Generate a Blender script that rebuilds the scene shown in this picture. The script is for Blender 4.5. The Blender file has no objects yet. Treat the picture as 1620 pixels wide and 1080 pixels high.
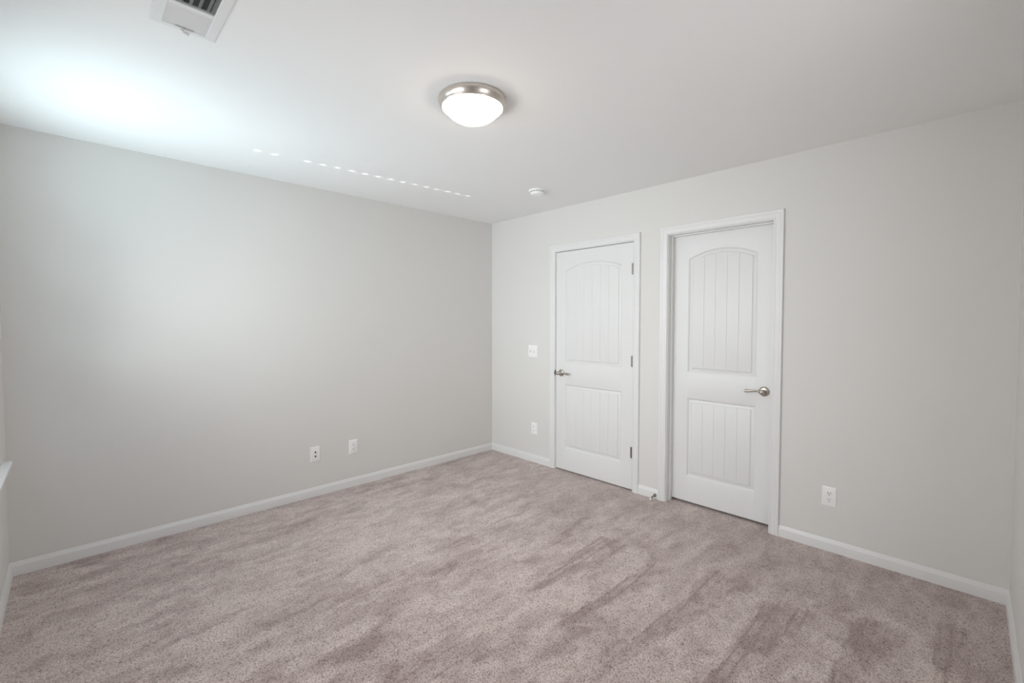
import bpy, bmesh, math, random
from mathutils import Vector, Matrix
import numpy as np

# ------------------------------------------------------------------ camera, world, light, exposure
S = bpy.context.scene
COL = S.collection
R = math.radians
LA, LB, H = 3.5239, 3.7929, 2.44          # room: x from -LA to 0, y from -LB to 0

cam = bpy.data.cameras.new('camera')
cam.sensor_width = 36.0
cam.sensor_fit = 'HORIZONTAL'
cam.lens = 711.5214 / 1620 * 36
cam.shift_y = -7.7249 / 1620
cam.clip_start = 0.02
cam_o = bpy.data.objects.new('camera', cam)
COL.objects.link(cam_o)
cam_o.location = (-3.2531, -3.6343, 1.3860)
cam_o.rotation_euler = (R(90 - 1.8369), 0, R(-44.3739))
S.camera = cam_o

S.view_settings.view_transform = 'Standard'
S.view_settings.look = 'None'
S.view_settings.gamma = 1
S.view_settings.use_curve_mapping = False
S.view_settings.exposure = 0.13
S.cycles.max_bounces = 14
S.cycles.diffuse_bounces = 10
S.cycles.glossy_bounces = 4
S.cycles.use_denoising = True
S.cycles.use_light_tree = False
S.cycles.sample_clamp_indirect = 6.0

world = bpy.data.worlds.new('world')
S.world = world
world.use_nodes = True
wn = world.node_tree.nodes
wn['Background'].inputs['Color'].default_value = (0.55, 0.72, 0.95, 1)
wn['Background'].inputs['Strength'].default_value = 1.0

# window opening in the left wall
WY0, WY1, WZ0, WZ1 = -1.17, -0.27, 0.69, 2.07


def area(name, loc, direction, sx, sy, watts, color, spread):
    l = bpy.data.lights.new(name, 'AREA')
    l.shape = 'RECTANGLE'
    l.size, l.size_y = sx, sy
    l.energy = watts
    l.color = color
    l.spread = R(spread)
    o = bpy.data.objects.new(name, l)
    COL.objects.link(o)
    o.location = loc
    o.rotation_euler = Vector(direction).to_track_quat('-Z', 'Y').to_euler()
    return o


DAY = (0.72, 0.92, 1.0)
FILL_TINT = (0.955, 0.985, 1.0)
# window beside the picture: daylight that its tilted blind slats throw up on to the ceiling
SLAT_TILT = 48
for i in range(3):
    z = 0.95 + 0.42 * i
    area('daylight_and_fill', (-LA + 0.02, (WY0 + WY1) / 2, z), (math.cos(R(SLAT_TILT)), 0, math.sin(R(SLAT_TILT))),
         0.86, 0.26, 2.6, DAY, 112)
# daylight through the first blind, plus fill lamps at two added windows: soft and slanting
ADDED_WIN2_Y, ADDED_WIN3_X, WIN_Z = -2.0, -1.9, (WZ0 + WZ1) / 2
for loc, d, soft, slant, col in (((-LA + 0.012, (WY0 + WY1) / 2, WIN_Z), (1, 0), 0.0, 10.5, (0.88, 0.965, 1.0)),
                               ((-LA + 0.012, ADDED_WIN2_Y, WIN_Z), (1, 0), 5.2, 8.6, FILL_TINT),
                               ((ADDED_WIN3_X, -LB + 0.012, WIN_Z), (0, 1), 6.0, 0.0, FILL_TINT)):
    if soft:
        area('daylight_and_fill', loc, (d[0], d[1], 0), 0.86, 1.3, soft, col, 170)
    if slant:
        area('daylight_and_fill', loc, (d[0], d[1], -0.12), 0.86, 1.3, slant, col, 95)

# sun bounced up from the wet/bright ground outside; it passes the cord holes of the blind
SUN_E = math.atan(0.458)
sun = bpy.data.lights.new('sun', 'SUN')
sun.energy = 4.2
sun.angle = R(0.35)
sun.color = (1.0, 0.98, 0.94)
sun_o = bpy.data.objects.new('sun', sun)
COL.objects.link(sun_o)
sun_o.location = (-6, -0.3, 0.2)
sun_o.rotation_euler = Vector((math.cos(SUN_E), -0.0804 * math.cos(SUN_E), math.sin(SUN_E))).to_track_quat('-Z', 'Y').to_euler()

LAMP_STRENGTH = 14.0


# ------------------------------------------------------------------ materials
def mat(name, rgb, rough=0.5, metal=0.0, bump=None, spec=0.5):
    m = bpy.data.materials.new(name)
    m.use_nodes = True
    nt = m.node_tree
    b = nt.nodes['Principled BSDF']
    b.inputs['Base Color'].default_value = (*rgb, 1)
    b.inputs['Roughness'].default_value = rough
    b.inputs['Metallic'].default_value = metal
    b.inputs['Specular IOR Level'].default_value = spec
    if bump:
        scale, strength, dist = bump
        tc = nt.nodes.new('ShaderNodeTexCoord')
        nz = nt.nodes.new('ShaderNodeTexNoise')
        nz.inputs['Scale'].default_value = scale
        nz.inputs['Detail'].default_value = 3
        bp = nt.nodes.new('ShaderNodeBump')
        bp.inputs['Strength'].default_value = strength
        bp.inputs['Distance'].default_value = dist
        nt.links.new(tc.outputs['Object'], nz.inputs['Vector'])
        nt.links.new(nz.outputs['Fac'], bp.inputs['Height'])
        nt.links.new(bp.outputs['Normal'], b.inputs['Normal'])
    return m


M_WALL = mat('greige_wall_paint', (0.730, 0.719, 0.700), 0.7, bump=(260, 0.10, 0.002), spec=0.3)
M_CEIL = mat('white_ceiling_paint', (0.88, 0.88, 0.875), 0.85, bump=(180, 0.12, 0.002), spec=0.2)
M_TRIM = mat('white_trim_paint', (0.775, 0.775, 0.77), 0.38, bump=(60, 0.03, 0.002))
M_DOOR = mat('white_door_paint', (0.765, 0.765, 0.76), 0.42, bump=(220, 0.06, 0.001))
M_PLATE = mat('white_plastic', (0.90, 0.90, 0.89), 0.3)
M_DARK = mat('dark_slot', (0.03, 0.03, 0.03), 0.6)
M_NICKEL = mat('brushed_nickel', (0.66, 0.61, 0.56), 0.27, 1.0)
M_LEVER = mat('satin_nickel', (0.50, 0.455, 0.41), 0.30, 1.0)
M_NICKEL_D = mat('aged_nickel', (0.30, 0.285, 0.26), 0.38, 1.0)
M_VENT = mat('white_enamel', (0.78, 0.79, 0.79), 0.4)
M_DUCT = mat('duct_grey', (0.05, 0.055, 0.055), 0.6)
M_RUBBER = mat('white_rubber', (0.80, 0.79, 0.77), 0.6)
M_BLIND = mat('blind_slat', (0.80, 0.80, 0.80), 0.5)

M_GLOBE = mat('lit_opal_glass', (0.9, 0.9, 0.9), 0.25)
_b = M_GLOBE.node_tree.nodes['Principled BSDF']
_b.inputs['Emission Color'].default_value = (1.0, 0.82, 0.67, 1)
_b.inputs['Emission Strength'].default_value = LAMP_STRENGTH

M_GLASS = bpy.data.materials.new('window_glass')
M_GLASS.use_nodes = True
_nt = M_GLASS.node_tree
_nt.nodes.clear()
_o = _nt.nodes.new('ShaderNodeOutputMaterial')
_mx = _nt.nodes.new('ShaderNodeMixShader')
_tr = _nt.nodes.new('ShaderNodeBsdfTransparent')
_gl = _nt.nodes.new('ShaderNodeBsdfGlossy')
_gl.inputs['Roughness'].default_value = 0.02
_mx.inputs[0].default_value = 0.06
_nt.links.new(_tr.outputs[0], _mx.inputs[1])
_nt.links.new(_gl.outputs[0], _mx.inputs[2])
_nt.links.new(_mx.outputs[0], _o.inputs[0])


def carpet_material():
    m = bpy.data.materials.new('mauve_beige_carpet')
    m.use_nodes = True
    nt = m.node_tree
    N, L = nt.nodes, nt.links
    b = N['Principled BSDF']
    b.inputs['Roughness'].default_value = 0.95
    b.inputs['Specular IOR Level'].default_value = 0.1
    b.inputs['Sheen Weight'].default_value = 0.25
    b.inputs['Sheen Roughness'].default_value = 0.5
    tc = N.new('ShaderNodeTexCoord')
    at = N.new('ShaderNodeAttribute')
    at.attribute_name = 'pile_lay'

    def noise(scale, detail, rough=0.6):
        n = N.new('ShaderNodeTexNoise')
        n.inputs['Scale'].default_value = scale
        n.inputs['Detail'].default_value = detail
        n.inputs['Roughness'].default_value = rough
        L.new(tc.outputs['Object'], n.inputs['Vector'])
        return n

    def ramp(src, p0, p1, c0, c1):
        r = N.new('ShaderNodeValToRGB')
        r.color_ramp.elements[0].position = p0
        r.color_ramp.elements[1].position = p1
        r.color_ramp.elements[0].color = (*c0, 1)
        r.color_ramp.elements[1].color = (*c1, 1)
        L.new(src, r.inputs['Fac'])
        return r

    def mul(a, c, f=1.0):
        x = N.new('ShaderNodeMix')
        x.data_type = 'RGBA'
        x.blend_type = 'MULTIPLY'
        x.inputs[0].default_value = f
        L.new(a, x.inputs[6])
        L.new(c, x.inputs[7])
        return x.outputs[2]

    lay = ramp(at.outputs['Fac'], 0.0, 1.0, (0.420, 0.335, 0.314), (0.760, 0.662, 0.630))
    # tufts: little light and dark yarn ends
    tuft = noise(210, 2, 0.8)
    tr = ramp(tuft.outputs['Fac'], 0.34, 0.62, (0.64, 0.60, 0.59), (1.20, 1.20, 1.20))
    vor = N.new('ShaderNodeTexVoronoi')
    vor.inputs['Scale'].default_value = 150
    L.new(tc.outputs['Object'], vor.inputs['Vector'])
    pit_shade = ramp(vor.outputs['Distance'], 0.42, 0.90, (1.0, 1.0, 1.0), (0.55, 0.50, 0.49))  # shade in the gaps between tufts, put into the colour
    fleck = noise(95, 1, 0.5)
    fr = ramp(fleck.outputs['Fac'], 0.28, 0.40, (0.80, 0.78, 0.77), (1.0, 1.0, 1.0))
    c = mul(lay.outputs['Color'], tr.outputs['Color'])
    c = mul(c, pit_shade.outputs['Color'])
    c = mul(c, fr.outputs['Color'])
    L.new(c, b.inputs['Base Color'])
    add = N.new('ShaderNodeMath')
    add.operation = 'SUBTRACT'
    L.new(tuft.outputs['Fac'], add.inputs[0])
    L.new(vor.outputs['Distance'], add.inputs[1])
    bp = N.new('ShaderNodeBump')
    bp.inputs['Strength'].default_value = 0.55
    bp.inputs['Distance'].default_value = 0.006
    L.new(add.outputs[0], bp.inputs['Height'])
    L.new(bp.outputs['Normal'], b.inputs['Normal'])
    return m


M_CARPET = carpet_material()


# ------------------------------------------------------------------ helpers
def put(name, bm, m, parent=None, smooth=False, loc=None, auto=None):
    me = bpy.data.meshes.new(name)
    bmesh.ops.remove_doubles(bm, verts=bm.verts, dist=1e-6)
    bmesh.ops.recalc_face_normals(bm, faces=bm.faces)
    bm.to_mesh(me)
    bm.free()
    me.materials.append(m)
    if smooth:
        me.shade_smooth()
        if auto is not None:
            me.set_sharp_from_angle(angle=R(auto))
    o = bpy.data.objects.new(name, me)
    COL.objects.link(o)
    if parent:
        o.parent = parent
    if loc:
        o.location = loc
    return o


def tag(o, label=None, cat=None, group=None, kind=None):
    if label:
        o['label'] = label
    if cat:
        o['category'] = cat
    if group:
        o['group'] = group
    if kind:
        o['kind'] = kind
    return o


def empty(name, loc, rz=0.0):
    o = bpy.data.objects.new(name, None)
    COL.objects.link(o)
    o.location = loc
    o.rotation_euler = (0, 0, rz)
    o.empty_display_size = 0.1
    return o


def box(bm, x0, x1, y0, y1, z0, z1, bev=0.0, seg=2):
    r = bmesh.ops.create_cube(bm, size=1.0)
    vs = r['verts']
    for v in vs:
        v.co = Vector(((x0 + x1) / 2 + v.co.x * (x1 - x0), (y0 + y1) / 2 + v.co.y * (y1 - y0), (z0 + z1) / 2 + v.co.z * (z1 - z0)))
    if bev:
        es = list({e for v in vs for e in v.link_edges})
        bmesh.ops.bevel(bm, geom=es, offset=bev, segments=seg, profile=0.5, affect='EDGES')


def basis(ax):
    ax = Vector(ax).normalized()
    h = Vector((0, 0, 1)) if abs(ax.z) < 0.9 else Vector((1, 0, 0))
    a = ax.cross(h).normalized()
    return ax, a, ax.cross(a)


def lathe(bm, prof, axis=(0, 0, 1), org=(0, 0, 0), n=64):
    """prof: list of (radius, distance along the axis); closes on the axis where radius is 0"""
    ax, a, b = basis(axis)
    org = Vector(org)
    rings = []
    for r, d in prof:
        c = org + ax * d
        if r < 1e-7:
            rings.append([bm.verts.new(c)])
        else:
            rings.append([bm.verts.new(c + (a * math.cos(2 * math.pi * k / n) + b * math.sin(2 * math.pi * k / n)) * r) for k in range(n)])
    for p, q in zip(rings, rings[1:]):
        for k in range(n):
            k2 = (k + 1) % n
            if len(p) == 1 and len(q) == 1:
                continue
            if len(p) == 1:
                bm.faces.new((p[0], q[k], q[k2]))
            elif len(q) == 1:
                bm.faces.new((p[k], q[0], p[k2]))
            else:
                bm.faces.new((p[k], q[k], q[k2], p[k2]))


def tube(bm, pts, rad, n=14, flat=1.0):
    """swept tube along pts, rad a number or list; flat squashes it along the second axis"""
    pts = [Vector(p) for p in pts]
    rad = rad if isinstance(rad, (list, tuple)) else [rad] * len(pts)
    rings = []
    up = None
    for i, p in enumerate(pts):
        t = (pts[min(i + 1, len(pts) - 1)] - pts[max(i - 1, 0)]).normalized()
        if up is None:
            up = Vector((0, 0, 1)) if abs(t.z) < 0.9 else Vector((1, 0, 0))
        s = t.cross(up).normalized()
        up = s.cross(t).normalized()
        rings.append([bm.verts.new(p + (s * math.cos(2 * math.pi * k / n) + up * flat * math.sin(2 * math.pi * k / n)) * rad[i]) for k in range(n)])
    for p, q in zip(rings, rings[1:]):
        for k in range(n):
            bm.faces.new((p[k], p[(k + 1) % n], q[(k + 1) % n], q[k]))
    bm.faces.new(list(reversed(rings[0])))
    bm.faces.new(rings[-1])


def cells(bm, us, vs, d0, d1, holes, f):
    """a slab cut by holes (u0,u1,v0,v1): only outside faces are made; f(u,v,d) gives the point"""
    us = sorted(set(us) | {h[i] for h in holes for i in (0, 1)})
    vs = sorted(set(vs) | {h[i] for h in holes for i in (2, 3)})
    nu, nv = len(us) - 1, len(vs) - 1

    def solid(i, j):
        if not (0 <= i < nu and 0 <= j < nv):
            return False
        cu, cv = (us[i] + us[i + 1]) / 2, (vs[j] + vs[j + 1]) / 2
        return not any(h[0] < cu < h[1] and h[2] < cv < h[3] for h in holes)
    cache = {}

    def V(i, j, d):
        k = (i, j, d)
        if k not in cache:
            cache[k] = bm.verts.new(f(us[i], vs[j], d))
        return cache[k]
    for i in range(nu):
        for j in range(nv):
            if not solid(i, j):
                continue
            for d in (d0, d1):
                bm.faces.new((V(i, j, d), V(i + 1, j, d), V(i + 1, j + 1, d), V(i, j + 1, d)))
            for (di, dj, a, b) in ((-1, 0, (i, j), (i, j + 1)), (1, 0, (i + 1, j), (i + 1, j + 1)), (0, -1, (i, j), (i + 1, j)), (0, 1, (i, j + 1), (i + 1, j + 1))):
                if not solid(i + di, j + dj):
                    bm.faces.new((V(*a, d0), V(*b, d0), V(*b, d1), V(*a, d1)))


# ------------------------------------------------------------------ the room shell
T = 0.115
D1 = dict(y0=0.8360, y1=1.7761, top=2.0995)       # outer edges of the casings, along -y
D2 = dict(y0=1.9495, y1=2.7874, top=2.1065)
CW = 0.057                                        # casing width
for D in (D1, D2):
    D['j0'], D['j1'], D['jt'] = D['y0'] + CW + 0.005, D['y1'] - CW - 0.005, D['top'] - CW - 0.005   # jamb faces
VX0, VX1, VY0, VY1 = -3.005, -2.880, -1.918, -1.647   # ceiling register opening

bm = bmesh.new()
cells(bm, [-LA - T, T], [-0.06, H], 0.0, T, [], lambda u, v, d: (u, d, v))
tag(put('wall_back', bm, M_WALL), 'long plain greige wall left of the room corner', 'wall', kind='structure')
bm = bmesh.new()
JT = 0.018
cells(bm, [-LB - T, 0], [-0.06, H], 0.0, T,
      [(-D['j1'] - JT, -D['j0'] + JT, -0.06, D['jt'] + JT) for D in (D1, D2)], lambda u, v, d: (d, u, v))
tag(put('wall_right', bm, M_WALL), 'greige wall with the two white doors', 'wall', kind='structure')
bm = bmesh.new()
cells(bm, [-LB - T, 0], [-0.06, H], 0.0, T, [(WY0, WY1, WZ0, WZ1), (ADDED_WIN2_Y - 0.45, ADDED_WIN2_Y + 0.45, WZ0, WZ1)], lambda u, v, d: (-LA - d, u, v))
tag(put('wall_left', bm, M_WALL), 'greige window wall at the left picture edge', 'wall', kind='structure')
bm = bmesh.new()
cells(bm, [-LA, 0], [-0.06, H], 0.0, T, [(ADDED_WIN3_X - 0.45, ADDED_WIN3_X + 0.45, WZ0, WZ1)], lambda u, v, d: (u, -LB - d, v))
tag(put('wall_front', bm, M_WALL), 'greige wall at the right picture edge', 'wall', kind='structure')
bm = bmesh.new()
cells(bm, [-LA - T, T], [-LB - T, T], 0.0, 0.16, [(VX0, VX1, VY0, VY1)], lambda u, v, d: (u, v, H + d))
tag(put('ceiling', bm, M_CEIL), 'flat white ceiling', 'ceiling', kind='structure')

# dark space behind the two closed doors
bm = bmesh.new()
cells(bm, [-3.1, -0.5], [-0.06, H + 0.05], 0.9, 0.96, [], lambda u, v, d: (T + d, u, v))
box(bm, T, T + 0.9, -0.5, -0.44, -0.06, H + 0.05)
box(bm, T, T + 0.9, -3.16, -3.1, -0.06, H + 0.05)
box(bm, T, T + 0.9, -3.1, -0.5, H, H + 0.05)
tag(put('wall_hall', bm, M_WALL), 'walls of the dark space behind the doors', 'wall', kind='structure')

# carpet: one finely divided floor, with the lay of the pile (vacuum strokes, scuffs) stored per point
rng = np.random.default_rng(7)


def vnoise(x, y, sx, sy, seed):
    """smooth value noise with cell size sx, sy (metres)"""
    r = np.random.default_rng(seed)
    g = r.random((257, 257))
    fx, fy = x / sx + 60, y / sy + 60
    ix, iy = np.floor(fx).astype(int), np.floor(fy).astype(int)
    tx, ty = fx - ix, fy - iy
    tx, ty = tx * tx * (3 - 2 * tx), ty * ty * (3 - 2 * ty)
    a, b_ = g[ix % 257, iy % 257], g[(ix + 1) % 257, iy % 257]
    c, d = g[ix % 257, (iy + 1) % 257], g[(ix + 1) % 257, (iy + 1) % 257]
    return (a * (1 - tx) + b_ * tx) * (1 - ty) + (c * (1 - tx) + d * tx) * ty


def sstep(a, b, v):
    t = np.clip((v - a) / (b - a), 0, 1)
    return t * t * (3 - 2 * t)


X0, X1, Y0, Y1, ST = -LA - 0.08, 0.95, -LB - 0.08, 0.08, 0.0090
nx, ny = int((X1 - X0) / ST) + 1, int((Y1 - Y0) / ST) + 1
gx, gy = np.meshgrid(np.linspace(X0, X1, nx), np.linspace(Y0, Y1, ny), indexing='ij')
wx = gx + 0.05 * (vnoise(gx, gy, 0.12, 0.12, 1) - 0.5) + 0.025 * (vnoise(gx, gy, 0.03, 0.03, 2) - 0.5)
wy = gy + 0.05 * (vnoise(gx, gy, 0.14, 0.14, 3) - 0.5) + 0.022 * (vnoise(gx, gy, 0.03, 0.03, 4) - 0.5)
vx = gx + 0.05 * (vnoise(gx, gy, 0.05, 0.03, 5) - 0.5)
vy = gy + 0.014 * (vnoise(gx, gy, 0.10, 0.06, 6) - 0.5) + 0.010 * (vnoise(gx, gy, 0.025, 0.02, 7) - 0.5)
# scuffs stretched along x
lay = (0.76 + 0.26 * (vnoise(wx, wy, 0.42, 0.16, 10) - 0.5) + 0.48 * (vnoise(wx, wy, 0.20, 0.065, 11) - 0.5)
       + 0.46 * (vnoise(wx, wy, 0.085, 0.035, 12) - 0.5) + 0.26 * (vnoise(gx, gy, 0.03, 0.018, 13) - 0.5))
# footprints and patches
spots = sstep(0.66, 0.74, vnoise(wx, wy, 0.15, 0.07, 14)) + 0.8 * sstep(0.68, 0.74, vnoise(wx, wy, 0.08, 0.045, 15))
lay -= 0.27 * np.clip(spots, 0, 1) * sstep(-0.3, -0.9, gx)
lay -= 0.16 * sstep(-0.25, 0.0, gy)  # darker tone in a band towards the back wall
# the strip nearest the door wall was last stroked away from the window
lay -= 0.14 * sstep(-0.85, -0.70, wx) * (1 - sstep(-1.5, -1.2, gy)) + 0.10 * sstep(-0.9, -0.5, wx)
# vacuum strokes: wide at the door side, tapering away from it (x tip, x head, y centre at head, half width at head, y centre at tip, strength)
for (xt, xh, yh, hw, yt, k) in ((-1.80, -1.02, -2.735, 0.080, -2.635, 0.62), (-1.65, -0.76, -3.06, 0.115, -2.965, 0.74), (-1.78, -0.90, -2.43, 0.070, -2.34, 0.66),
                                (-1.60, -0.83, -2.09, 0.120, -2.08, 0.64), (-1.25, -0.76, -1.82, 0.075, -1.83, 0.50), (-1.08, -0.72, -2.77, 0.125, -2.70, 0.52),
                                (-1.25, -0.62, -3.40, 0.12, -3.30, 0.62), (-0.98, -0.42, -3.60, 0.07, -3.58, 0.45), (-2.2, -1.55, -2.62, 0.055, -2.58, 0.30),
                                (-2.35, -1.70, -2.02, 0.06, -1.98, 0.32), (-2.55, -1.95, -1.50, 0.06, -1.46, 0.30), (-1.85, -1.1, -1.42, 0.07, -1.40, 0.32),
                                (-2.75, -2.25, -1.86, 0.10, -1.80, 0.42), (-2.65, -2.05, -2.16, 0.13, -2.10, 0.42)):
    t = np.clip((vx - xt) / (xh - xt), 0, 1)
    cy = yt + (yh - yt) * t
    hwt = hw * (0.22 + 0.78 * t)
    dy = vy - cy
    # crisp on the camera side of a stroke, softer on the far side
    mask = sstep(-hwt, -hwt * 0.55, dy) * sstep(hwt, hwt * 0.88, dy) * sstep(xt - 0.05, xt + 0.12, vx) * sstep(xh + 0.03, xh - 0.02, vx)
    lines = sstep(0.45, 0.90, np.cos(2 * math.pi * (gy + 0.004 * np.sin(gx * 9)) / 0.040)) * sstep(0.30, 0.45, vnoise(gx, gy, 0.6, 0.040, 21))
    lay -= mask * k * (0.58 + 0.95 * lines + 0.45 * (vnoise(gx, gy, 0.06, 0.03, 22) - 0.5))
lay = np.clip(lay, 0, 1)
me = bpy.data.meshes.new('floor')
verts = np.stack([gx.ravel(), gy.ravel(), np.zeros(nx * ny)], 1)
ii, jj = np.meshgrid(np.arange(nx - 1), np.arange(ny - 1), indexing='ij')
a = (ii * ny + jj).ravel()
quads = np.stack([a, a + ny, a + ny + 1, a + 1], 1)
me.from_pydata(verts.tolist(), [], quads.tolist())
at = me.attributes.new('pile_lay', 'FLOAT', 'POINT')
at.data.foreach_set('value', lay.ravel().astype(np.float32))
me.materials.append(M_CARPET)
fl = bpy.data.objects.new('floor', me)
COL.objects.link(fl)
tag(fl, 'mauve beige cut pile carpet with vacuum strokes', 'carpet', kind='structure')

# baseboards: square board with a sloped, eased top
BB = [(0.0, -0.02), (0.0118, -0.02), (0.0118, 0.0510), (0.0114, 0.0530), (0.0045, 0.0670), (0.0035, 0.0700), (0.0025, 0.0730), (0.0, 0.0738)]


def baseboard(name, p0, p1, nrm, m0=0.0, m1=0.0, label=''):
    """from p0 to p1 on the wall line, profile standing out along nrm; m0, m1: mitre slope at each end"""
    bm = bmesh.new()
    p0, p1, nrm = Vector((*p0, 0)), Vector((*p1, 0)), Vector((*nrm, 0))
    t = (p1 - p0).normalized()
    A = [bm.verts.new(p0 + nrm * d + t * (d * m0) + Vector((0, 0, z))) for d, z in BB]
    B = [bm.verts.new(p1 + nrm * d - t * (d * m1) + Vector((0, 0, z))) for d, z in BB]
    n = len(BB)
    for k in range(n):
        bm.faces.new((A[k], B[k], B[(k + 1) % n], A[(k + 1) % n]))
    bm.faces.new(A)
    bm.faces.new(B)
    return tag(put(name, bm, M_TRIM, smooth=True, auto=25), label, 'baseboard', kind='structure')


baseboard('baseboard_back', (-LA, 0), (0, 0), (0, -1), 1, 1, 'white baseboard along the long plain wall')
baseboard('baseboard_right', (0, 0), (0, -D1['y0']), (-1, 0), 1, 0, 'white baseboard between the corner and the hinged closet door')
baseboard('baseboard_right', (0, -D1['y1']), (0, -D2['y0']), (-1, 0), 0, 0, 'short white baseboard between the two doors')
baseboard('baseboard_right', (0, -D2['y1']), (0, -LB), (-1, 0), 0, 1, 'white baseboard right of the recessed door')
baseboard('baseboard_left', (-LA, -LB), (-LA, 0), (1, 0), 1, 1, 'white baseboard under the window')
baseboard('baseboard_front', (0, -LB), (-LA, -LB), (0, 1), 1, 1, 'white baseboard at the right picture edge')

# ------------------------------------------------------------------ doors (local: x right along the wall, y into the wall, z up)
CASING = [(0.0, 0.0), (0.0, 0.0085), (0.0030, 0.0105), (0.0085, 0.0105), (0.0110, 0.0090), (0.0150, 0.0105), (0.0240, 0.0125), (0.0330, 0.0135),
          (0.0370, 0.0130), (0.0400, 0.0150), (0.0480, 0.0165), (0.0540, 0.0165), (0.0570, 0.0140), (0.0570, 0.0)]   # (from inner edge, thickness)


def casing(name, u0, u1, vt, parent):
    """mitred moulding round an opening u0..u1, top vt"""
    bm = bmesh.new()
    rings = []
    for st in range(4):
        ring = []
        for s, h in CASING:
            u = (u0 - s) if st < 2 else (u1 + s)
            v = (vt + s) if st in (1, 2) else -0.02
            ring.append(bm.verts.new((u, -h, v)))
        rings.append(ring)
    n = len(CASING)
    for p, q in zip(rings, rings[1:]):
        for k in range(n):
            bm.faces.new((p[k], q[k], q[(k + 1) % n], p[(k + 1) % n]))
    bm.faces.new(rings[0])
    bm.faces.new(rings[-1])
    return put(name, bm, M_TRIM, parent, smooth=True, auto=20)


RINGS = [(0.0, 0.0), (0.0030, 0.0010), (0.0110, 0.0085), (0.0138, 0.0105), (0.0160, 0.0105), (0.0180, 0.0095), (0.0310, 0.0084), (0.0362, 0.0022), (0.0400, 0.0014)]


def door_slab(parent, u0, u1, z0, z1, face, pu0, pu1, planks):
    """moulded two panel door: arched plank panel above, square plank panel below; face = depth of the front"""
    bm = bmesh.new()
    th = 0.035
    g = 0.0026                                            # half width of a plank groove
    fi = RINGS[-1][0]
    fw = (pu1 - pu0) - 2 * fi
    ts = {round(k / 36, 5): False for k in range(37)}
    for k in range(1, planks):
        c = k / planks
        for q in list(ts):
            if abs(q - c) * fw < g * 1.9 and 0 < q < 1:
                del ts[q]
        ts[c - g / fw] = False
        ts[c + g / fw] = False
        ts[c] = True
    tl = sorted(ts)
    nT = len(tl)

    def outline(pan, ins):
        """bottom row and top row of points for one inset"""
        a, b = pu0 + ins, pu1 - ins
        us = [a + (b - a) * t for t in tl]
        zb = pan['b'] + ins
        if pan['rise'] > 0:
            half = (pu1 - pu0) / 2
            rise = pan['rise']
            rad = (half * half + rise * rise) / (2 * rise)
            cz = pan['t'] + rise - rad
            cu = (pu0 + pu1) / 2
            tops = [cz + math.sqrt((rad - ins) ** 2 - (u - cu) ** 2) for u in us]
        else:
            tops = [pan['t'] - ins] * nT
        return us, [zb] * nT, tops
    panels = [dict(b=0.213, t=0.813, rise=0.0), dict(b=1.006, t=1.862, rise=0.060)]
    edge_rows = []
    for pan in panels:
        prev = None
        for ri, (ins, dep) in enumerate(RINGS):
            us, bo, to = outline(pan, ins)
            last = ri == len(RINGS) - 1
            dd = [face + dep + (0.0030 if (last and ts[t]) else 0.0) for t in tl]
            low = [bm.verts.new((u, d, z)) for u, z, d in zip(us, bo, dd)]
            top = [bm.verts.new((u, d, z)) for u, z, d in zip(us, to, dd)]
            if prev:
                pl, pt = prev
                for k in range(nT - 1):
                    bm.faces.new((pl[k], pl[k + 1], low[k + 1], low[k]))
                    bm.faces.new((pt[k], top[k], top[k + 1], pt[k + 1]))
                bm.faces.new((pl[0], low[0], top[0], pt[0]))
                bm.faces.new((pl[-1], pt[-1], top[-1], low[-1]))
            else:
                edge_rows.append((low, top))
            prev = (low, top)
        low, top = prev
        for k in range(nT - 1):
            bm.faces.new((low[k], low[k + 1], top[k + 1], top[k]))
    us = [pu0 + (pu1 - pu0) * t for t in tl]

    def row(z):
        return [bm.verts.new((u, face, z)) for u in us]
    rb, rt = row(z0), row(z1)
    stack = [rb, edge_rows[0][0], edge_rows[0][1], edge_rows[1][0], edge_rows[1][1], rt]
    for a_, b_ in ((0, 1), (2, 3), (4, 5)):
        for k in range(nT - 1):
            bm.faces.new((stack[a_][k], stack[a_][k + 1], stack[b_][k + 1], stack[b_][k]))
    for side, u in ((0, u0), (-1, u1)):
        col = [s[side] for s in stack]
        ed = [bm.verts.new((u, face, v.co.z)) for v in col]
        for k in range(5):
            bm.faces.new((ed[k], col[k], col[k + 1], ed[k + 1]))
        bk = [bm.verts.new((u, face + th, z0)), bm.verts.new((u, face + th, z1))]
        bm.faces.new((ed[0], *ed[1:], bk[1], bk[0]))
    # back, top and bottom
    def q(*c):
        bm.faces.new([bm.verts.new(x) for x in c])
    q((u0, face + th, z0), (u1, face + th, z0), (u1, face + th, z1), (u0, face + th, z1))
    for z in (z0, z1):
        q((u0, face, z), (u1, face, z), (u1, face + th, z), (u0, face + th, z))
    return put('door_slab', bm, M_DOOR, parent, smooth=True, auto=22)


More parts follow.
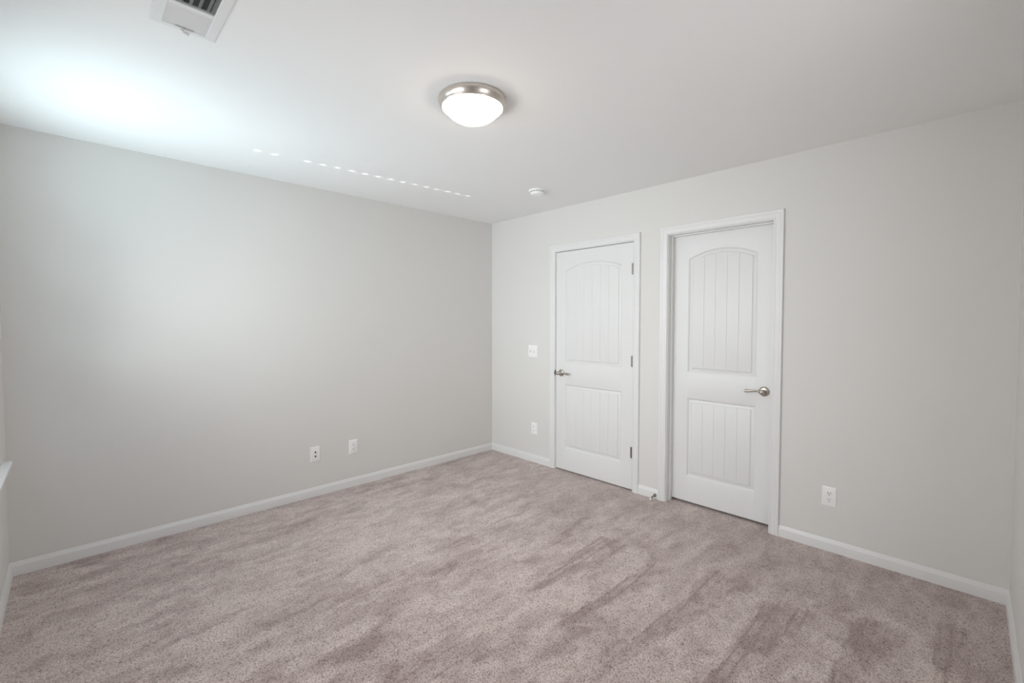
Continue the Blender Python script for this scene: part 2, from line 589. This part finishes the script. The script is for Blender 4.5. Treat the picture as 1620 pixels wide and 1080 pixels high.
def door_handle(parent, u, z, face, sign):
    """round rosette with a slim wave lever; sign: +1 lever points right"""
    bm = bmesh.new()
    lathe(bm, [(0.0, 0.0), (0.0330, 0.0), (0.0330, 0.0030), (0.0315, 0.0065), (0.0270, 0.0095), (0.0215, 0.0115), (0.0150, 0.0125), (0.0145, 0.0160), (0.0, 0.0160)],
          (0, -1, 0), (u, face, z), 48)
    h = put('door_handle', bm, M_LEVER, parent, smooth=True, auto=40)
    h['label'] = 'brushed nickel lever handle'
    bm = bmesh.new()
    lathe(bm, [(0.0, 0.010), (0.0115, 0.010), (0.0110, 0.030), (0.0140, 0.036), (0.0165, 0.043), (0.0170, 0.052), (0.0155, 0.060), (0.0105, 0.065), (0.0, 0.067)],
          (0, -1, 0), (u, face, z), 32)
    pts, rad = [], []
    for k in range(25):
        s = k / 24
        pts.append((u + sign * (0.008 + 0.098 * s), face - 0.052 + 0.006 * math.sin(s * math.pi) + 0.010 * s * s, z + 0.0045 * math.sin(s * math.pi * 1.6) + 0.003 * s))
        rad.append(0.0072 - 0.0022 * math.sin(min(s * 1.15, 1) * math.pi) + (0.0022 * sstep_s(0.82, 1.0, s)))
    tube(bm, pts, rad, 16, 1.25)
    tip = pts[-1]
    bmesh.ops.create_uvsphere(bm, u_segments=20, v_segments=12, radius=0.0092, matrix=Matrix.Translation(Vector(tip) + Vector((0, 0.002, 0))))
    put('lever', bm, M_LEVER, h, smooth=True, auto=50)
    return h


def sstep_s(a, b, v):
    t = min(max((v - a) / (b - a), 0), 1)
    return t * t * (3 - 2 * t)


def jamb(parent, D, stop_face, stop_depth):
    """lining boards of the opening plus the stop moulding nailed on them"""
    bm = bmesh.new()
    u0, u1, vt = D['j0'], D['j1'], D['jt']
    box(bm, u0 - JT, u0, 0.0, T, -0.02, vt + JT)
    box(bm, u1, u1 + JT, 0.0, T, -0.02, vt + JT)
    box(bm, u0, u1, 0.0, T, vt, vt + JT)
    put('door_jamb', bm, M_TRIM, parent)
    bm = bmesh.new()
    s = 0.010
    box(bm, u0, u0 + s, stop_face, stop_face + stop_depth, -0.02, vt, 0.0025, 2)
    box(bm, u1 - s, u1, stop_face, stop_face + stop_depth, -0.02, vt, 0.0025, 2)
    box(bm, u0 + s, u1 - s, stop_face, stop_face + stop_depth, vt - s, vt, 0.0025, 2)
    put('stop_moulding', bm, M_TRIM, parent)


def hinge(parent, u, z, face):
    bm = bmesh.new()
    r = 0.0062
    lathe(bm, [(0, -0.0475), (0.004, -0.0465), (r, -0.044), (r, 0.044), (0.004, 0.0465), (0, 0.0475)], (0, 0, 1), (u, face - 0.0055, z), 20)
    for k in (-2, -1, 1, 2):
        zz = z + 0.0089 * 2 * k - math.copysign(0.0089, k)
        lathe(bm, [(r + 0.0002, -0.0006), (r - 0.0008, 0.0), (r + 0.0002, 0.0006)], (0, 0, 1), (u, face - 0.0055, zz), 20)
    box(bm, u - 0.018, u, face - 0.0012, face + 0.0005, z - 0.0445, z + 0.0445)
    return put('hinge', bm, M_NICKEL_D, parent, smooth=True, auto=40)


# door 1: flush with the wall, hinges on its right edge, lever on the left
d1 = empty('door_1', (0, 0, 0), R(-90))
tag(d1, 'closed white two panel arch top door with three hinges, nearer the room corner', 'door', kind='structure')
casing('door_casing', D1['j0'] - 0.005, D1['j1'] + 0.005, D1['jt'] + 0.005, d1)
jamb(d1, D1, 0.041, 0.034)
door_slab(d1, D1['j0'] + 0.003, D1['j1'] - 0.003, 0.012, D1['jt'] - 0.005, 0.004, 1.006, 1.606, 6)
door_handle(d1, 0.965, 0.914, 0.004, 1)
for z in (1.818, 1.066, 0.318):
    hinge(d1, D1['j1'] - 0.0015, z, 0.004)
bm = bmesh.new()
lip = []
for k in range(13):
    s = -1 + 2 * k / 12
    lip.append((s * 0.029, 0.0078 * math.sqrt(max(0, 1 - s * s))))
vsf = [bm.verts.new((D1['j0'] + 0.0005, -0.0004, 0.912 + a_)) for a_, _ in lip]
vsb = [bm.verts.new((D1['j0'] + 0.0005 - w_, -0.0122 * (w_ / 0.0078) - 0.0006, 0.912 + a_)) for a_, w_ in lip]
vsc = [bm.verts.new((D1['j0'] - 0.0012 - w_, -0.0118 * (w_ / 0.0078) + 0.0006, 0.912 + a_)) for a_, w_ in lip]
for k in range(12):
    bm.faces.new((vsf[k], vsf[k + 1], vsb[k + 1], vsb[k]))
    bm.faces.new((vsb[k], vsb[k + 1], vsc[k + 1], vsc[k]))
put('strike_plate', bm, M_NICKEL_D, d1)

# door 2: set back against its stop, lever on the right
d2 = empty('door_2', (0, 0, 0), R(-90))
tag(d2, 'closed white two panel arch top door recessed in its frame, right of the other door', 'door', kind='structure')
casing('door_casing', D2['j0'] - 0.005, D2['j1'] + 0.005, D2['jt'] + 0.005, d2)
jamb(d2, D2, 0.044, 0.035)
door_slab(d2, D2['j0'] + 0.003, D2['j1'] - 0.003, 0.019, D2['jt'] - 0.0035, 0.080, 2.130, 2.614, 5)
door_handle(d2, 2.664, 0.918, 0.080, -1)

# ------------------------------------------------------------------ windows (only the sill tip of the first reaches into the picture; the others are added for fill light)
ce, se = math.cos(SUN_E), math.sin(SUN_E)
HOLES = set(range(0, 14)) | {-2, -3}


def window(name, loc, rz, y0, y1, holes, label):
    """local: x into the room, y along the wall, z up"""
    w = empty(name, loc, rz)
    tag(w, label, 'window', kind='structure')
    bm = bmesh.new()
    ox = -0.085
    box(bm, ox - 0.04, ox, y0, y0 + 0.05, WZ0, WZ1)
    box(bm, ox - 0.04, ox, y1 - 0.05, y1, WZ0, WZ1)
    box(bm, ox - 0.04, ox, y0 + 0.05, y1 - 0.05, WZ0, WZ0 + 0.05)
    box(bm, ox - 0.04, ox, y0 + 0.05, y1 - 0.05, WZ1 - 0.05, WZ1)
    box(bm, ox - 0.045, ox + 0.005, y0 + 0.05, y1 - 0.05, 0.90, 0.94)
    put('window_frame', bm, M_TRIM, w)
    bm = bmesh.new()
    box(bm, ox - 0.022, ox - 0.018, y0 + 0.05, y1 - 0.05, WZ0 + 0.05, 0.90)
    box(bm, ox - 0.022, ox - 0.018, y0 + 0.05, y1 - 0.05, 0.94, WZ1 - 0.05)
    put('window_pane', bm, M_GLASS, w)
    bm = bmesh.new()
    box(bm, -0.08, 0.0, y0, y1, WZ0 - 0.001, WZ0 - 0.0002)
    box(bm, 0.0, 0.037, y0 - 0.075, y1 + 0.075, 0.655, 0.674, 0.004, 3)
    put('window_sill', bm, M_TRIM, w)
    bm = bmesh.new()
    box(bm, 0.0, 0.012, y0 - 0.055, y1 + 0.055, 0.598, 0.655, 0.002)
    put('sill_apron', bm, M_TRIM, w)
    # blind: every slat turned to face the light, cord holes near its far end
    bm = bmesh.new()
    for kk in range(-6, 24):
        zc = 1.782 - 0.0444 * kk
        if not 0.73 < zc < 2.035:
            continue
        hs = [(-0.462, -0.428, -0.0070, 0.0070)] if kk in holes else []
        cells(bm, [y0 + 0.003, y1 - 0.003], [-0.026, 0.026], -0.0012, 0.0012, hs,
              lambda u, v, d: (-0.036 - v * se + d * ce, u, zc + v * ce + d * se))
    box(bm, -0.065, -0.010, y0 + 0.003, y1 - 0.003, 2.03, WZ1 - 0.001)
    box(bm, -0.060, -0.012, y0 + 0.003, y1 - 0.003, WZ0 + 0.004, 0.742)
    put('window_blind', bm, M_BLIND, w)
    return w


window('window_1', (-LA, 0, 0), 0, WY0, WY1, HOLES, 'window in the left wall, its white sill tip showing at the left picture edge')
window('added_window_2', (-LA, 0, 0), 0, ADDED_WIN2_Y - 0.45, ADDED_WIN2_Y + 0.45, (), 'added unseen window in the left wall beside the camera, carrying fill light')
window('added_window_3', (ADDED_WIN3_X, -LB, 0), R(90), -0.45, 0.45, (), 'added unseen window in the wall behind the camera, carrying fill light')

# ------------------------------------------------------------------ ceiling light
cl = empty('ceiling_light', (-1.872, -1.955, H))
tag(cl, 'round flush ceiling light, brushed nickel pan with glowing white glass bowl', 'light')
bm = bmesh.new()
lathe(bm, [(0.0, -0.0005), (0.1560, -0.0005), (0.1600, -0.0040), (0.1610, -0.0090), (0.1600, -0.0170), (0.1570, -0.0260), (0.1525, -0.0335), (0.1500, -0.0370), (0.1500, -0.0395),
           (0.1490, -0.0430), (0.1455, -0.0450), (0.1430, -0.0440), (0.1420, -0.0400), (0.1420, -0.0300), (0.0, -0.0300)], (0, 0, 1), n=128)
put('light_pan', bm, M_NICKEL, cl, smooth=True, auto=50)
bm = bmesh.new()
prof = []
for k in range(25):
    q_ = math.sin(math.pi / 2 * (24 - k) / 24)
    prof.append((0.1405 * q_ if k < 24 else 0.0, -0.0395 - 0.0660 * (1 - q_ ** 2.9)))
lathe(bm, prof, (0, 0, 1), n=96)
put('glass_bowl', bm, M_GLOBE, cl, smooth=True)

# ------------------------------------------------------------------ smoke detector
sd = empty('smoke_detector', (-0.566, -1.178, H))
tag(sd, 'small round white smoke detector on the ceiling by the door wall', 'smoke detector')
bm = bmesh.new()
lathe(bm, [(0.0, -0.0005), (0.0690, -0.0005), (0.0705, -0.0030), (0.0705, -0.0100), (0.0690, -0.0125), (0.0600, -0.0140), (0.0, -0.0140)], n=72)
put('base_ring', bm, M_PLATE, sd, smooth=True, auto=40)
bm = bmesh.new()
lathe(bm, [(0.0, -0.0130), (0.0520, -0.0130), (0.0520, -0.0180), (0.0555, -0.0185), (0.0560, -0.0230), (0.0545, -0.0320), (0.0510, -0.0375), (0.0440, -0.0405), (0.0, -0.0420)], n=72)
put('cover', bm, M_PLATE, sd, smooth=True, auto=35)
bm = bmesh.new()
lathe(bm, [(0.0, -0.0400), (0.0100, -0.0400), (0.0100, -0.0430), (0.0085, -0.0437), (0.0, -0.0437)], org=(0.012, 0.022, 0), n=32)
put('test_button', bm, M_PLATE, sd, smooth=True, auto=35)
bm = bmesh.new()
for k in range(20):
    a_ = 2 * math.pi * k / 20
    c_, s_ = math.cos(a_) * 0.0535, math.sin(a_) * 0.0535
    box(bm, c_ - 0.0035, c_ + 0.0035, s_ - 0.0035, s_ + 0.0035, -0.0190, -0.0135)
put('vent_slot', bm, mat('shadow_grey', (0.35, 0.35, 0.35), 0.6), sd)

# ------------------------------------------------------------------ ceiling air register
cx, cy = (VX0 + VX1) / 2, (VY0 + VY1) / 2
vt = empty('air_vent', (cx, cy, H))
tag(vt, 'white metal ceiling air register with louvers, cut by the top picture edge', 'vent')
hx, hy = (VX1 - VX0) / 2, (VY1 - VY0) / 2
ox, oy = 0.0985, 0.1640
bm = bmesh.new()


def rect(a_, b_, z):
    return [bm.verts.new(p) for p in ((-a_, -b_, z), (a_, -b_, z), (a_, b_, z), (-a_, b_, z))]


rr = [rect(ox, oy, -0.0003), rect(ox, oy, -0.0035), rect(ox - 0.006, oy - 0.006, -0.0085), rect(hx + 0.004, hy + 0.004, -0.0100), rect(hx, hy, -0.0085), rect(hx - 0.0003, hy - 0.0003, 0.03)]
for p, q in zip(rr, rr[1:]):
    for k in range(4):
        bm.faces.new((p[k], p[(k + 1) % 4], q[(k + 1) % 4], q[k]))
put('vent_frame', bm, M_VENT, vt)
bm = bmesh.new()
for sgn in (1, -1):
    n = 14
    for k in range(n):
        y = sgn * (0.0120 + 0.0092 * k)
        # lower edge at y, upper edge leans back to the middle bar
        lo, up = y + sgn * 0.0032, y - sgn * 0.0040
        vs_ = [bm.verts.new(p) for p in ((-hx, lo, -0.0075), (hx, lo, -0.0075), (hx, up, -0.0033), (-hx, up, -0.0033))]
        vs2 = [bm.verts.new(p) for p in ((-hx, lo + 0.0013, -0.0072), (hx, lo + 0.0013, -0.0072), (hx, up + 0.0013, -0.0026), (-hx, up + 0.0013, -0.0026))]
        bm.faces.new(vs_)
        bm.faces.new(vs2)
        for e in range(4):
            bm.faces.new((vs_[e], vs_[(e + 1) % 4], vs2[(e + 1) % 4], vs2[e]))
put('louver_grille', bm, M_VENT, vt)
bm = bmesh.new()
box(bm, -hx, hx, -0.0085, 0.0085, -0.0085, 0.004, 0.002)
put('center_bar', bm, M_VENT, vt)
for k in range(5):
    x = -hx + (k + 0.5) * 2 * hx / 5
    bm = bmesh.new()
    vs_ = [bm.verts.new(p) for p in ((x - 0.008, -hy + 0.002, 0.006), (x + 0.005, -hy + 0.002, 0.020), (x + 0.005, hy - 0.002, 0.020), (x - 0.008, hy - 0.002, 0.006))]
    vs2 = [bm.verts.new(v.co + Vector((0, 0, 0.0008))) for v in vs_]
    bm.faces.new(vs_)
    bm.faces.new(vs2)
    for e in range(4):
        bm.faces.new((vs_[e], vs_[(e + 1) % 4], vs2[(e + 1) % 4], vs2[e]))
    put('damper_blade', bm, M_VENT, vt)
bm = bmesh.new()
box(bm, -0.0030, 0.0030, hy - 0.004, hy + 0.0035, -0.0150, -0.0040, 0.001)
box(bm, -0.028, 0.028, hy - 0.004, hy + 0.0080, -0.0125, -0.0085, 0.0010)
tube(bm, [(-0.012, hy + 0.002, -0.012), (-0.002, hy + 0.008, -0.0185), (0.014, hy + 0.013, -0.0195)], [0.0042, 0.0040, 0.0050], 12)
put('damper_lever', bm, M_VENT, vt, smooth=True, auto=35)
bm = bmesh.new()
zt = 0.155
for p in (((-hx, -hy), (hx, -hy)), ((hx, -hy), (hx, hy)), ((hx, hy), (-hx, hy)), ((-hx, hy), (-hx, -hy))):
    (xa, ya), (xb, yb) = p
    bm.faces.new([bm.verts.new(c) for c in ((xa * 0.997, ya * 0.997, 0.03), (xb * 0.997, yb * 0.997, 0.03), (xb * 0.997, yb * 0.997, zt), (xa * 0.997, ya * 0.997, zt))])
bm.faces.new([bm.verts.new(c) for c in ((-hx, -hy, zt), (hx, -hy, zt), (hx, hy, zt), (-hx, hy, zt))])
put('duct_collar', bm, M_DUCT, vt)

# ------------------------------------------------------------------ wall plates (local: x right, y into the wall, z up, origin at plate centre)


def plate(parent, w, h, holes=()):
    bm = bmesh.new()
    hw, hh = w / 2, h / 2
    rr = []
    for ins, d in ((0.0, 0.0), (0.0, -0.0018), (0.0035, -0.0050), (0.0055, -0.0056)):
        ring = []
        rad = 0.004
        for (sx, sz, a0) in ((1, 1, 0), (-1, 1, 90), (-1, -1, 180), (1, -1, 270)):
            for q in range(4):
                t = R(a0 + q * 30)
                ring.append(bm.verts.new((sx * (hw - ins - rad) + rad * math.cos(t), d, sz * (hh - ins - rad) + rad * math.sin(t))))
        rr.append(ring)
    for p, q in zip(rr, rr[1:]):
        for k in range(len(p)):
            bm.faces.new((p[k], p[(k + 1) % len(p)], q[(k + 1) % len(p)], q[k]))
    bm.faces.new(rr[-1])
    return put('cover_plate', bm, M_PLATE, parent, smooth=True, auto=30)


def screw(parent, x, z):
    bm = bmesh.new()
    lathe(bm, [(0.0, 0.0050), (0.0036, 0.0050), (0.0034, 0.0064), (0.0020, 0.0070), (0.0, 0.0071)], (0, -1, 0), (x, 0, z), 20)
    return put('screw', bm, M_PLATE, parent, smooth=True, auto=40)


def make_outlet(name, loc, rz):
    o = empty(name, loc, rz)
    plate(o, 0.0745, 0.1180)
    for s in (1, -1):
        bm = bmesh.new()
        zc = s * 0.0196
        ring0, ring1 = [], []
        for k in range(48):
            t = 2 * math.pi * k / 48
            x = 0.0172 * math.cos(t)
            z = max(-0.0140, min(0.0140, 0.0172 * math.sin(t)))
            ring0.append(bm.verts.new((x, -0.0050, zc + z)))
            ring1.append(bm.verts.new((x * 0.95, -0.0074, zc + z * 0.95)))
        for k in range(48):
            bm.faces.new((ring0[k], ring0[(k + 1) % 48], ring1[(k + 1) % 48], ring1[k]))
        bm.faces.new(ring1)
        rc = put('receptacle', bm, M_PLATE, o, smooth=True, auto=40)
        for dx, hgt in ((-0.0064, 0.0085), (0.0064, 0.0070)):
            bm = bmesh.new()
            box(bm, dx - 0.0013, dx + 0.0013, -0.0077, -0.0060, zc + 0.0035 - hgt / 2, zc + 0.0035 + hgt / 2)
            put('contact_slot', bm, M_DARK, rc)
        bm = bmesh.new()
        lathe(bm, [(0.0, 0.0060), (0.0027, 0.0060), (0.0027, 0.0077), (0.0, 0.0077)], (0, -1, 0), (0, 0, zc - 0.0080), 16)
        put('ground_hole', bm, M_DARK, rc)
    screw(o, 0, 0)
    return o


def copy_tree(o, parent=None):
    c = o.copy()
    COL.objects.link(c)
    if parent:
        c.parent = parent
    for ch in list(o.children):
        copy_tree(ch, c)
    return c


out = make_outlet('wall_outlet', (-1.575, 0, 0.334), 0)
tag(out, 'white duplex outlet on the long plain wall, right of the cable jack plate', 'outlet', 'duplex outlets near the baseboards')
o2 = copy_tree(out)
o2.location, o2.rotation_euler = (0, -0.624, 0.334), (0, 0, R(-90))
tag(o2, 'white duplex outlet below the light switch, left of the hinged door', 'outlet', 'duplex outlets near the baseboards')
o3 = copy_tree(out)
o3.location, o3.rotation_euler = (0, -3.055, 0.332), (0, 0, R(-90))
tag(o3, 'white duplex outlet on the wall right of the recessed door', 'outlet', 'duplex outlets near the baseboards')

cj = empty('cable_jack_plate', (-1.891, 0, 0.336), 0)
tag(cj, 'white wall plate with two black cable jacks, left of the duplex outlet', 'wall plate')
plate(cj, 0.0745, 0.1180)
for z in (0.0165, -0.0165):
    bm = bmesh.new()
    lathe(bm, [(0.0, 0.0050), (0.0064, 0.0050), (0.0064, 0.0080), (0.0048, 0.0080), (0.0048, 0.0140), (0.0, 0.0140)], (0, -1, 0), (0, 0, z), 6 if False else 24)
    put('cable_jack', bm, M_DARK, cj, smooth=True, auto=40)
for z in (0.0415, -0.0415):
    screw(cj, 0, z)

sw = empty('light_switch', (0, -0.604, 1.0985), R(-90))
tag(sw, 'white double toggle light switch on the wall left of the hinged door', 'light switch')
plate(sw, 0.1180, 0.1190)
for x, up in ((-0.023, 1), (0.023, -1)):
    bm = bmesh.new()
    box(bm, x - 0.0052, x + 0.0052, -0.0066, -0.0050, -0.0120, 0.0120, 0.0005)
    vs_ = []
    put('toggle_collar', bm, mat('switch_collar', (0.62, 0.62, 0.61), 0.4), sw)
    bm = bmesh.new()
    tube(bm, [(x, -0.004, 0.0), (x, -0.012, up * 0.0050), (x, -0.0195, up * 0.0105)], [0.0050, 0.0043, 0.0036], 12)
    put('toggle', bm, M_PLATE, sw, smooth=True, auto=40)
    for z in (0.030, -0.030):
        screw(sw, x, z)

# ------------------------------------------------------------------ spring door stop on the short baseboard
ds = empty('door_stop', (-0.0118, -1.925, 0.030), 0)
tag(ds, 'small nickel spring door stop with white tip on the short baseboard between doors', 'door stop')
bm = bmesh.new()
lathe(bm, [(0.0, 0.0), (0.0130, 0.0), (0.0130, 0.0020), (0.0095, 0.0060), (0.0075, 0.0120), (0.0060, 0.0140), (0.0, 0.0140)], (-1, 0, 0), n=28)
put('mount', bm, M_NICKEL_D, ds, smooth=True, auto=40)
bm = bmesh.new()
pts = []
for k in range(14 * 14 + 1):
    t = k / 14
    pts.append((-0.012 - 0.050 * t / 14, 0.0052 * math.cos(2 * math.pi * t), 0.0052 * math.sin(2 * math.pi * t) - 0.010 * (t / 14) ** 2))
tube(bm, pts, 0.0013, 6)
put('spring', bm, M_NICKEL_D, ds, smooth=True)
bm = bmesh.new()
lathe(bm, [(0.0, 0.0), (0.0070, 0.0), (0.0080, 0.002), (0.0080, 0.012), (0.0060, 0.0150), (0.0, 0.0155)], (-1, 0, -0.08), (-0.0615, 0, -0.010), n=24)
put('rubber_tip', bm, M_RUBBER, ds, smooth=True, auto=40)
